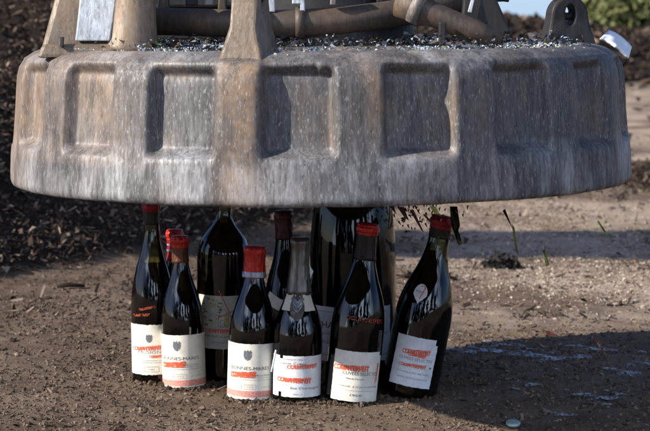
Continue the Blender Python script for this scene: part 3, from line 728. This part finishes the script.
# ram running down to the right
pth = [at(398, 2, 2.92), at(420, 8, 2.91), at(432, 14, 2.905), at(470, 30, 2.90), at(500, 42, 2.90)]
vs, fs = tube_data([mloc(p) for p in pth], [.022, .024, .019, .018, .017], 26); meshobj('ram', vs, fs, PIPE, mag)
vs, fs = tube_data([mloc(at(414, 5, 2.912)), mloc(at(424, 10, 2.908))], [.0265, .0265], 26); meshobj('ram_collar', vs, fs, STEEL_B, mag)
quadbox('bracket', (at(440, 30, 3.02), at(512, 34, 3.02)), (at(462, -30, 3.02), at(484, -30, 3.02)), .03, STEEL_DARK, .004)
quadbox('bracket', (at(462, 16, 2.96), at(489, 26, 2.96)), (at(466, -26, 2.96), at(476, -26, 2.96)), .02, STEEL_DARK, .003)
quadbox('bracket_edge', (at(468, 12, 2.945), at(471.5, 13, 2.945)), (at(474, -10, 2.945), at(477, -10, 2.945)), .01, PAINT, .001)
quadbox('stay', (at(439, 45, 2.86), at(446, 45, 2.86)), (at(439, 22, 2.86), at(446, 22, 2.86)), .02, STEEL_DARK, .002)
# central pole cap and cross beams behind the pipe
vs, fs = lathe_data([(.15, T - .002), (.152, T + .03), (.145, T + .05), (.10, T + .06), (.085, T + .13), (.07, T + .14)], 48, True); meshobj('pole_cap', vs, fs, STEEL_DARK, mag)
quadbox('cross_beam', (at(158, 7, 3.2), at(450, 7, 3.2)), (at(158, -26, 3.2), at(450, -26, 3.2)), .06, STEEL_DARK, .004)
quadbox('back_plate', (at(150, 40, 3.24), at(262, 40, 3.24)), (at(150, 4, 3.24), at(262, 4, 3.24)), .03, STEEL_DARK, .004)
# small fittings on the beam
for uu, w_, v0, v1, m_ in [(268, 7, -20, 12, PAINT), (300, 5, -20, 12, PAINT), (292, 9, -20, 4, PAINT), (330, 6, -20, 5, STEEL_B), (205, 8, -20, 5, STEEL_B), (228, 10, -20, 3, STEEL_B)]:
    quadbox('fitting', (at(uu, v1, 2.935), at(uu + w_, v1, 2.935)), (at(uu + 1, v0, 2.935), at(uu + w_ - 1, v0, 2.935)), .012, m_, .0015)
rh = random.Random(8)
for i in range(9):
    u0 = 250 + i * 25 + rh.uniform(-6, 6); v0 = rh.uniform(-6, 9); d0 = 3.08 + rh.uniform(0, .08); L_ = rh.uniform(20, 60); am = rh.uniform(3, 9); f_ = rh.uniform(1.5, 3)
    pth = [at(u0 + L_ * t, v0 - am * math.sin(t * f_) + rh.uniform(-.3, .3), d0 + .02 * t) for t in np.linspace(0, 1, 12)]
    vs, fs = tube_data([mloc(p) for p in pth], rh.choice([.005, .007, .010]), 10); meshobj('hose', vs, fs, rh.choice([STEEL_DARK, STEEL_DARK, PIPE, RUBBER]), mag)
for i in range(12):
    u0 = 160 + i * 27 + rh.uniform(-8, 8); v0 = rh.uniform(-4, 8); w_ = rh.uniform(4, 12)
    quadbox('fitting', (at(u0, v0 + 5, 3.03), at(u0 + w_, v0 + 5 + rh.uniform(-2, 2), 3.03)), (at(u0 + 1, v0 - 12, 3.03), at(u0 + w_ - 1, v0 - 12, 3.03)), .03, rh.choice([STEEL_DARK, PIPE, RUBBER]), .002)
for i in range(4):
    u0 = 315 + i * 24; pth = [at(u0 + t * 8, 5 - 10 * math.sin(t) + i, 3.04 + .02 * i) for t in np.linspace(-.6, 3.4, 14)]
    vs, fs = tube_data([mloc(p) for p in pth], .0065, 10); meshobj('hose', vs, fs, STEEL_DARK, mag)

# chains from the lugs to the master ring
RING = Vector((0, 3.1, 2.3))
def link_data(L=.062, W=.030, r_=.0065):
    pts = []
    for i in range(28):
        a = 2 * PI * i / 28; x_ = math.cos(a) * W / 2; z_ = math.sin(a) * W / 2 + math.copysign((L - W) / 2, math.sin(a)); pts.append(Vector((x_, 0, z_)))
    vs, fs = [], []; m = len(pts)
    for j in range(m):
        t = (pts[(j + 1) % m] - pts[j - 1]).normalized(); b = Vector((0, 1, 0)); a_ = t.cross(b)
        for i in range(10):
            w_ = 2 * PI * i / 10; vs.append(pts[j] + a_ * r_ * math.cos(w_) + b * r_ * math.sin(w_))
    for j in range(m):
        for i in range(10):
            fs.append((j * 10 + i, j * 10 + (i + 1) % 10, ((j + 1) % m) * 10 + (i + 1) % 10, ((j + 1) % m) * 10 + i))
    return vs, fs
lk = meshobj('chain_link', *link_data(), STEEL_DARK); lme = lk.data; bpy.data.objects.remove(lk)
names = ['steel chain rising from the front lug of the magnet', 'steel chain rising from the dark eye lug at the right of the magnet', 'steel chain rising from the left rear lug of the magnet']
for q, th in enumerate(LT):
    rr = [.4025, .43, .41][q]; hh = [.10, .078, .125][q]
    p0 = mag.matrix_world @ Vector((rr * math.sin(th), -rr * math.cos(th), T + hh - .033 + .012)); dr = (RING - p0); Lc = dr.length; dr.normalize()
    ch = empty('lifting_chain', p0); tag(ch, names[q], 'chain', 'chains holding the magnet')
    ns_ = int(Lc / .047); qd = dr.to_track_quat('Z', 'Y')
    for i in range(ns_):
        o = bpy.data.objects.new('link', lme); col.objects.link(o); o.parent = ch
        o.location = dr * (.018 + i * Lc / ns_); o.rotation_euler = (qd @ Euler((0, 0, PI / 2 * (i % 2) + th)).to_quaternion()).to_euler()
# unseen boom added above the frame, lengthened to cast the shadow band behind
bm_ = empty('shadow_boom', (.2, 3.1, 3.9)); tag(bm_, 'unseen steel boom added above the frame to cast the shadow band, holding the magnet chains', 'boom')
hexa('shadow_boom_arm', [(-7.2, -.22, -.12), (9, -.3, -.35), (9, .3, -.35), (-7.2, .22, -.12), (-7.2, -.22, .18), (9, -.3, .35), (9, .3, .35), (-7.2, .22, .18)], STEEL_DARK, bm_, .01)
vs, fs = tube_data([Vector((-.2, 0, -.2)), Vector((-.2, 0, -1.62))], .03, 16); meshobj('hanger', vs, fs, STEEL_DARK, bm_)

# crushed glass and grit lying on the top edge of the magnet
def grit(name, n, amin, amax, mats, label):
    obs = []
    V, Fc, mi = [], [], []
    for i in range(n):
        th = math.radians(random.uniform(amin, amax))
        cl_ = max(0, math.sin(th * 9 + 1) * math.sin(th * 23 + 2)) ** .7
        if random.random() > .12 + .88 * cl_: continue
        rr = random.uniform(.33, .455); z = T + random.uniform(-.004, .004) - (.006 if rr > .445 else 0)
        c = Vector((rr * math.sin(th), -rr * math.cos(th), z)); s = random.uniform(.0008, .0026) * (1.8 if random.random() < .05 else 1)
        ax = [Vector((random.uniform(-1, 1), random.uniform(-1, 1), random.uniform(-.6, 1))).normalized() * s for _ in range(4)]
        b = len(V); V += [c + a_ for a_ in ax]; Fc += [(b, b + 1, b + 2), (b, b + 2, b + 3), (b, b + 3, b + 1), (b + 1, b + 3, b + 2)]
        mi += [random.choice(range(len(mats)))] * 4
    o = meshobj(name, V, Fc, mats[0], None, False)
    for m_ in mats[1:]: o.data.materials.append(m_)
    o.data.polygons.foreach_set('material_index', mi)
    for v_ in o.data.vertices: v_.co = mag.matrix_world @ v_.co
    return tag(o, label, 'crushed glass', kind='stuff')
grit('crushed_glass', 9000, -70, 75, [SHARD_G, PAPER_W, plain('amber_bits', (.4, .4, .2), .3), PAPER_W, plain('grey_bits', (.3, .3, .32), .6), plain('dust_bits', (.4, .36, .32), .9), plain('dark_bits', (.03, .03, .03), .5), plain('blue_bits', (.25, .4, .5), .3)],
     'crushed green, white and yellow glass bits lying on top of the magnet rim')

def rubble(n, label):
    V, Fc, mi = [], [], []; rr_ = random.Random(4)
    mats = [plain('dark_scrap', (.02, .018, .017), .6), plain('brown_scrap', (.06, .04, .03), .8), plain('grey_scrap', (.25, .25, .27), .5), plain('blue_scrap', (.30, .38, .48), .35), SHARD_G]
    for i in range(n):
        th = rr_.uniform(0, 2 * PI); q = rr_.uniform(.12, .42); c = Vector((q * math.sin(th), -q * math.cos(th), T + .004 + abs(rr_.gauss(0, .006)))); sz_ = .0018 + .0055 * rr_.random() ** 2.5
        ax = [Vector((rr_.uniform(-1, 1), rr_.uniform(-1, 1), rr_.uniform(-.5, .8))).normalized() * sz_ for _ in range(4)]
        b = len(V); V += [c + a_ for a_ in ax]; Fc += [(b, b + 1, b + 2), (b, b + 2, b + 3), (b, b + 3, b + 1), (b + 1, b + 3, b + 2)]; mi += [rr_.choice([0, 0, 0, 0, 1, 1, 1, 2, 2, 3, 4])] * 4
    o = meshobj('scrap_rubble', V, Fc, mats[0], None, False)
    for m_ in mats[1:]: o.data.materials.append(m_)
    o.data.polygons.foreach_set('material_index', mi)
    for v_ in o.data.vertices: v_.co = mag.matrix_world @ v_.co
    tag(o, label, 'scrap', kind='stuff')
rubble(3000, 'dark scrap crumbs and broken bits heaped on the top plate of the magnet')

# ------------------------------------------------------------------ flying fragments
def shard(name, pts, th, mat, label, group=None, cat='shard', tail=None):
    """thin curved sliver of glass given by world points of its outline"""
    P = [Vector(p) for p in pts]; nrm = (P[1] - P[0]).cross(P[2] - P[0]).normalized() * th; c = sum(P, Vector()) / len(P)
    P = [c + (p - c) * .85 for p in P]; m = len(P); V = [p - c for p in P] + [p - c + nrm for p in P] + [nrm * 3.0]
    Fc = [tuple(range(m))[::-1]] + [(i, (i + 1) % m, m + (i + 1) % m, m + i) for i in range(m)] + [(m + i, m + (i + 1) % m, 2 * m) for i in range(m)]
    o = meshobj(name, V, Fc, mat, None, False); o.location = c
    return tag(o, label, cat, group)
BARK_BIT = plain('bark_bit', (.03, .022, .018), .9)
G1 = 'glass fragments flying out from under the magnet'
def tri(uvd, name, mat, label, cat='glass shard', th=.0015): return shard(name, [at(a, b, c) for a, b, c in uvd], th, mat, label, G1, cat)
tri([(453, 232, 3.1), (458, 228, 3.1), (463, 244, 3.12), (459, 247, 3.12)], 'glass_shard', SHARD_G, 'bright green glass shard flying just right of the tilted bottle cap')
tri([(449, 206, 3.15), (458, 206, 3.15), (461, 226, 3.17), (456, 240, 3.17), (451, 234, 3.15)], 'glass_shard', GLASS_DARK, 'dark glass chunk in the air beside the tilted bottle cap', th=.006)
tri([(511, 222, 3.1), (514, 226, 3.1), (519, 258, 3.12), (516, 254, 3.12)], 'glass_shard', SHARD_G, 'long thin green shard in the air right of the tilted bottle')
tri([(502, 210, 3.1), (505, 208, 3.1), (514, 232, 3.12)], 'glass_shard', GLASS_DARK, 'small dark sliver just under the magnet above the long green shard')
tri([(596, 220, 3.0), (598, 219, 3.0), (612, 241, 3.0), (609, 241, 3.0)], 'glass_shard', SHARD_G, 'pale green sliver in front of the dark shadow band at right')
tri([(542, 250, 3.1), (545, 248, 3.1), (550, 266, 3.1), (546, 268, 3.1)], 'glass_shard', SHARD_G, 'short pale green shard above the sunlit strip')
tri([(592, 334, 2.85), (597, 337, 2.85), (608, 358, 2.85), (601, 350, 2.85)], 'glass_shard', SHARD_P, 'pink glass sliver in the air over the dark wet ground at right')
tri([(538, 328, 2.9), (556, 333, 2.9), (563, 337, 2.9), (548, 336, 2.9)], 'glass_shard', SHARD_P, 'pale pink flake at the front edge of the sunlit strip')
tri([(408, 208, 3.12), (413, 208, 3.12), (425, 234, 3.12), (422, 232, 3.12)], 'foil_scrap', F_MAR, 'longer torn dark red foil strip dropping from under the magnet', 'foil scrap')
tri([(422, 214, 3.12), (424.5, 213, 3.12), (434, 224, 3.12), (432, 225, 3.12)], 'foil_scrap', F_MAR, 'shorter torn dark red foil strip close to the tilted bottle cap', 'foil scrap')
tri([(396, 206, 3.14), (404, 206, 3.14), (410, 222, 3.14), (405, 219, 3.14)], 'foil_scrap', F_MAR, 'maroon foil scrap between the huge bottle and the red foil strips', 'foil scrap')
tri([(388, 205, 3.14), (394, 205, 3.14), (397, 216, 3.14)], 'foil_scrap', F_MAR, 'tiny maroon foil scrap next to the shoulder of the huge bottle', 'foil scrap')
tri([(428, 204, 3.14), (436, 206, 3.14), (442, 217, 3.14), (434, 214, 3.14)], 'glass_shard', SHARD_G, 'green glass chip under the magnet directly above the tilted bottle')
tri([(309, 262, 3.2), (314, 270, 3.2), (311, 288, 3.19), (306, 292, 3.19)], 'glass_shard', SHARD_G, 'bright green glass sliver between the grey-foiled neck and the huge bottle')
rd = random.Random(5)
for i in range(80):
    uu = rd.gauss(412, 24); vv = 204 + abs(rd.gauss(0, 13)); dd = rd.uniform(3.0, 3.25); L_ = rd.uniform(1.5, 6); a_ = rd.gauss(1.1, .35)
    p0 = (uu, vv, dd); p1 = (uu + rd.uniform(.8, 2), vv - .6, dd + .004); p2 = (uu + L_ * math.cos(a_), vv + L_ * math.sin(a_), dd)
    shard('glass_fragment', [at(*p0), at(*p1), at(*p2)], .0008, rd.choice([GLASS_DARK, GLASS_DARK, SHARD_G, F_MAR, F_BRN, BARK_BIT]), 'tiny dark fragment in the spray between the huge bottle and the tilted bottle cap', 'tiny fragments spraying from under the magnet', 'fragment')
# dark clump of soil/bark on the ground
def lump(name, c, s, mat, n=260, seed=3):
    rr = random.Random(seed); V, Fc = [], []
    for i in range(n):
        d = Vector((rr.gauss(0, .45), rr.gauss(0, .45), abs(rr.gauss(0, .4)))); p = Vector((d.x * s[0], d.y * s[1], d.z * s[2]))
        ax = [Vector((rr.uniform(-1, 1), rr.uniform(-1, 1), rr.uniform(-1, 1))).normalized() * s[2] * rr.uniform(.2, .5) for _ in range(4)]
        b = len(V); V += [p + a_ for a_ in ax]; Fc += [(b, b + 1, b + 2), (b, b + 2, b + 3), (b, b + 3, b + 1), (b + 1, b + 3, b + 2)]
    o = meshobj(name, V, Fc, mat, None, False); o.location = c; return o
BARK = plain('dark_bark', (.012, .01, .008), .9)
p = gnd(500, 268); o = lump('bark_clump', (p.x, p.y, .004), (.036, .03, .027), BARK, 480)
tag(o, 'black clump of wet bark alone on the sunlit ground right of the tilted bottle', 'clump')
p = gnd(17, 372); o = lump('bark_clump', (p.x, p.y, .0), (.016, .012, .006), BARK, 60, 5)
tag(o, 'small dark bark clump at the left edge of the foreground', 'clump')
p = gnd(72, 290); o = meshobj('wood_stick', *tube_data([(-.035, 0, 0), (-.01, .004, .004), (.03, -.002, .002)], [.004, .006, .004], 7), CHIP); o.location = (p.x, p.y, .008)
tag(o, 'dark wood stick lying at the foot of the mound at left', 'stick')

# wet patches of spilled wine and mud: thin irregular sheets with a glossy skin
n = N('pale_froth'); v = n.mix(.5, n.noise(n.coord((1, .6, 1)), 150, 5, .7), n.noise(n.coord((1, .6, 1)), 28, 4, .6)); n.set(col=n.ramp(v, [(.4, (.16, .15, .14)), (.6, (.55, .56, .58))]), rough=.35, spec=.8); n.bump(v, .5, .003)
tr_ = n.n.new('ShaderNodeBsdfTransparent'); mx_ = n.n.new('ShaderNodeMixShader'); n.l.new(n.ramp(v, [(.50, 0), (.60, 1)]), mx_.inputs[0]); n.l.new(tr_.outputs[0], mx_.inputs[1]); n.l.new(n.b.outputs[0], mx_.inputs[2]); n.l.new(mx_.outputs[0], n.out.inputs[0]); WET = n.m
def puddle(u, v, wpx, hpx, seed):
    rr = random.Random(seed); c = gnd(u, v); e = gnd(u + wpx, v); dy = gnd(u, v - hpx).y - c.y
    a_, b_ = (e.x - c.x) / 2, dy / 2; m = 40; ph = [rr.uniform(0, 6.28) for _ in range(5)]; am = [rr.uniform(.1, .3) for _ in range(5)]
    zc = float(np.max(terrain(c.x + a_ * np.cos(np.linspace(0, 6.28, 30)) * .6, c.y + b_ * np.sin(np.linspace(0, 6.28, 30)) * .6))) + .0012
    top, bot = [], []
    for i in range(m):
        t = 2 * PI * i / m; k_ = 1 + sum(am[j] * math.sin((j + 2) * t + ph[j]) for j in range(5))
        top.append((a_ * k_ * math.cos(t), b_ * k_ * math.sin(t), 0))
    V = [(0, 0, 0)] + top + [(x_ * 1.03, y_ * 1.03, -.006) for x_, y_, z_ in top]
    Fc = [(0, 1 + i, 1 + (i + 1) % m) for i in range(m)] + []
    o = meshobj('puddle', V, Fc, WET, None, True); o.location = (c.x, c.y, zc)
    return tag(o, kind='structure')
for i, (u_, v_, w_, h_) in enumerate([(470, 352, 60, 8), (550, 360, 60, 9), (590, 350, 40, 6), (625, 375, 40, 8), (600, 400, 40, 8), (530, 385, 30, 6), (500, 345, 40, 6), (560, 415, 26, 5), (480, 350, 30, 5), (466, 354, 18, 3), (508, 337, 14, 3), (455, 333, 16, 3), (540, 357, 28, 7), (526, 350, 14, 3), (585, 359, 14, 4), (645, 366, 18, 5), (556, 371, 9, 3), (512, 388, 16, 4),
                                      (604, 405, 14, 5), (620, 397, 18, 4), (606, 392, 8, 3), (640, 352, 12, 3), (594, 404, 8, 2), (560, 345, 8, 2), (630, 380, 8, 2), (490, 405, 6, 2), (508, 324, 12, 2)]):
    puddle(u_, v_, w_, h_, i + 3)
# shiny bottle disc near the bottom edge
p = gnd(513, 427); vs, fs = lathe_data([(.0110, 0), (.0115, .002), (.0112, .004), (.0095, .005), (.0005, .0052)], 32)
o = meshobj('bottle_cap', vs, fs, plain('pale_green_metal', (.36, .46, .42), .35, .4)); o.location = (p.x, p.y, .004); o.rotation_euler = (math.radians(12), 0, 0)
tag(o, 'pale green metal bottle cap lying on dark ground at the bottom edge', 'cap')

# ------------------------------------------------------------------ white sheet, trees
n = N('white_sheet'); n.set(col=(.8, .82, .85), rough=.4); WS = n.m
Vs = []
dS = 3.2
corn = [(603, 33), (611, 25), (631, 41), (632, 50)]
for j in range(9):
    for i in range(13):
        s, t = i / 12, j / 8
        tl = Vector((601, 35)); tr = Vector((629, 55)); bl = Vector((609, 27)); br = Vector((632, 44))
        a_ = tl.lerp(tr, s); b_ = bl.lerp(br, s); pxy = a_.lerp(b_, t)
        Vs.append(at(pxy.x, pxy.y + 2.5 - 2.5 * math.sin(PI * s), dS + .06 * t + .005 * math.sin(s * 9 + t * 4) + .002 * math.sin(s * 21 - t * 7)))
Fs = [(j * 13 + i, j * 13 + i + 1, (j + 1) * 13 + i + 1, (j + 1) * 13 + i) for j in range(8) for i in range(12)]
c = sum(Vs, Vector()) / len(Vs); o = meshobj('plastic_flap', [v_ - c for v_ in Vs], Fs, WS); o.location = c
m_ = o.modifiers.new('s', 'SOLIDIFY'); m_.thickness = .004
tag(o, 'white plastic flap draped over the right rear shoulder of the magnet', 'plastic flap')

LEAF = chipmat('leaves', [(0, (.09, .11, .035)), (.5, (.19, .21, .075)), (1, (.34, .33, .15))], .6)
BRK = plain('tree_bark', (.10, .075, .055), .9)
def leaves_mesh(name, C_, S_, n, leaf, parent, seed):
    r2 = np.random.default_rng(seed); k = len(C_); w_ = np.array([s[0] * s[1] * s[2] for s in S_]); w_ = w_ / w_.sum()
    pick = r2.choice(k, n, p=w_); d = r2.normal(size=(n, 3)); d /= np.linalg.norm(d, axis=1)[:, None]; d *= (r2.random(n) ** .45)[:, None]
    P = np.array(C_)[pick] + d * np.array(S_)[pick]
    q = np.array([(-1, -.5, 0), (1, -.5, 0), (1, .5, 0), (-1, .5, 0)]) * .5
    A1 = r2.normal(size=(n, 3)); A1 /= np.linalg.norm(A1, axis=1)[:, None]; B1 = np.cross(A1, r2.normal(size=(n, 3))); B1 /= np.linalg.norm(B1, axis=1)[:, None]
    L = leaf * r2.uniform(.6, 1.4, n)
    V = P[:, None, :] + q[None, :, 0:1] * A1[:, None] * L[:, None, None] + q[None, :, 1:2] * B1[:, None] * L[:, None, None]
    F = np.arange(n * 4).reshape(n, 4); o = fastmesh(name, V.reshape(-1, 3), F, LEAF, False); add_attr(o, 'tone', np.repeat(r2.random(n), 4)); o.parent = parent; return o
def tree(x, y, h_, spread, label, seed, low=.05, n=14000, leaf=.16):
    rr = random.Random(seed); z0 = float(terrain(np.array([x]), np.array([y]))[0])
    t = empty('leafy_tree', (x, y, z0)); tag(t, label, 'tree', 'trees beyond the mound')
    vs, fs = tube_data([(0, 0, -.1), (.05, 0, h_ * .3), (.02, .1, h_ * .6), (.1, .1, h_ * .85)], [.16, .12, .08, .03], 12); tr = meshobj('trunk', vs, fs, BRK, t)
    C_, S_ = [], []
    for i in range(34):
        a = rr.uniform(0, 2 * PI); zz = rr.uniform(low, 1) ** .9 * h_; rad = spread * (1 - (zz / h_) ** 2 * .75) * rr.uniform(.25, 1)
        c = (rad * math.cos(a), rad * math.sin(a), zz); s = rr.uniform(.3, .62)
        C_.append(c); S_.append((s, s, s * .75))
        if i % 3 == 0:
            vs, fs = tube_data([(.03, .03, max(.1, zz * .6)), (c[0] * .5, c[1] * .5, zz * .85), c], [.05, .03, .012], 6); meshobj('limb', vs, fs, BRK, t)
    leaves_mesh('crown', C_, S_, n, leaf, t, seed)
for (u_, d_, h_, sp, lb, sd_) in [(628, 30, 4.5, 1.0, 'olive green tree just right of the dark eye lug, low crown', 11), (672, 27, 5.0, 1.2, 'olive green tree cut by the right edge of the photo', 12)]:
    p = at(u_, 20, d_); tree(p.x, p.y, h_, sp, lb, sd_, .03, 45000, .09)

# dark trees standing behind the photographer: they show only as the dark lower half of the bottle reflections
NL = LEAF
LEAF = chipmat('dark_leaves', [(0, (.02, .03, .012)), (.6, (.04, .055, .02)), (1, (.07, .085, .03))], .6)
lbs = ['leftmost', 'second', 'third', 'fourth', 'fifth', 'sixth', 'rightmost']
for i in range(7):
    r3 = random.Random(90 + i); x_ = -16 + i * 4.4 + r3.uniform(-.8, .8); y_ = -12 + r3.uniform(-1.5, 1.5)
    before = set(o.name for o in bpy.data.objects)
    tree(x_, y_, r3.uniform(4.6, 6.2), 1.9, 'dark green tree behind the photographer, %s of seven in the row seen from the bottles' % lbs[i], 60 + i, .02, 5000, .5)
    for o in bpy.data.objects:
        if o.name not in before and o.get('group'): o['group'] = 'trees behind the photographer'
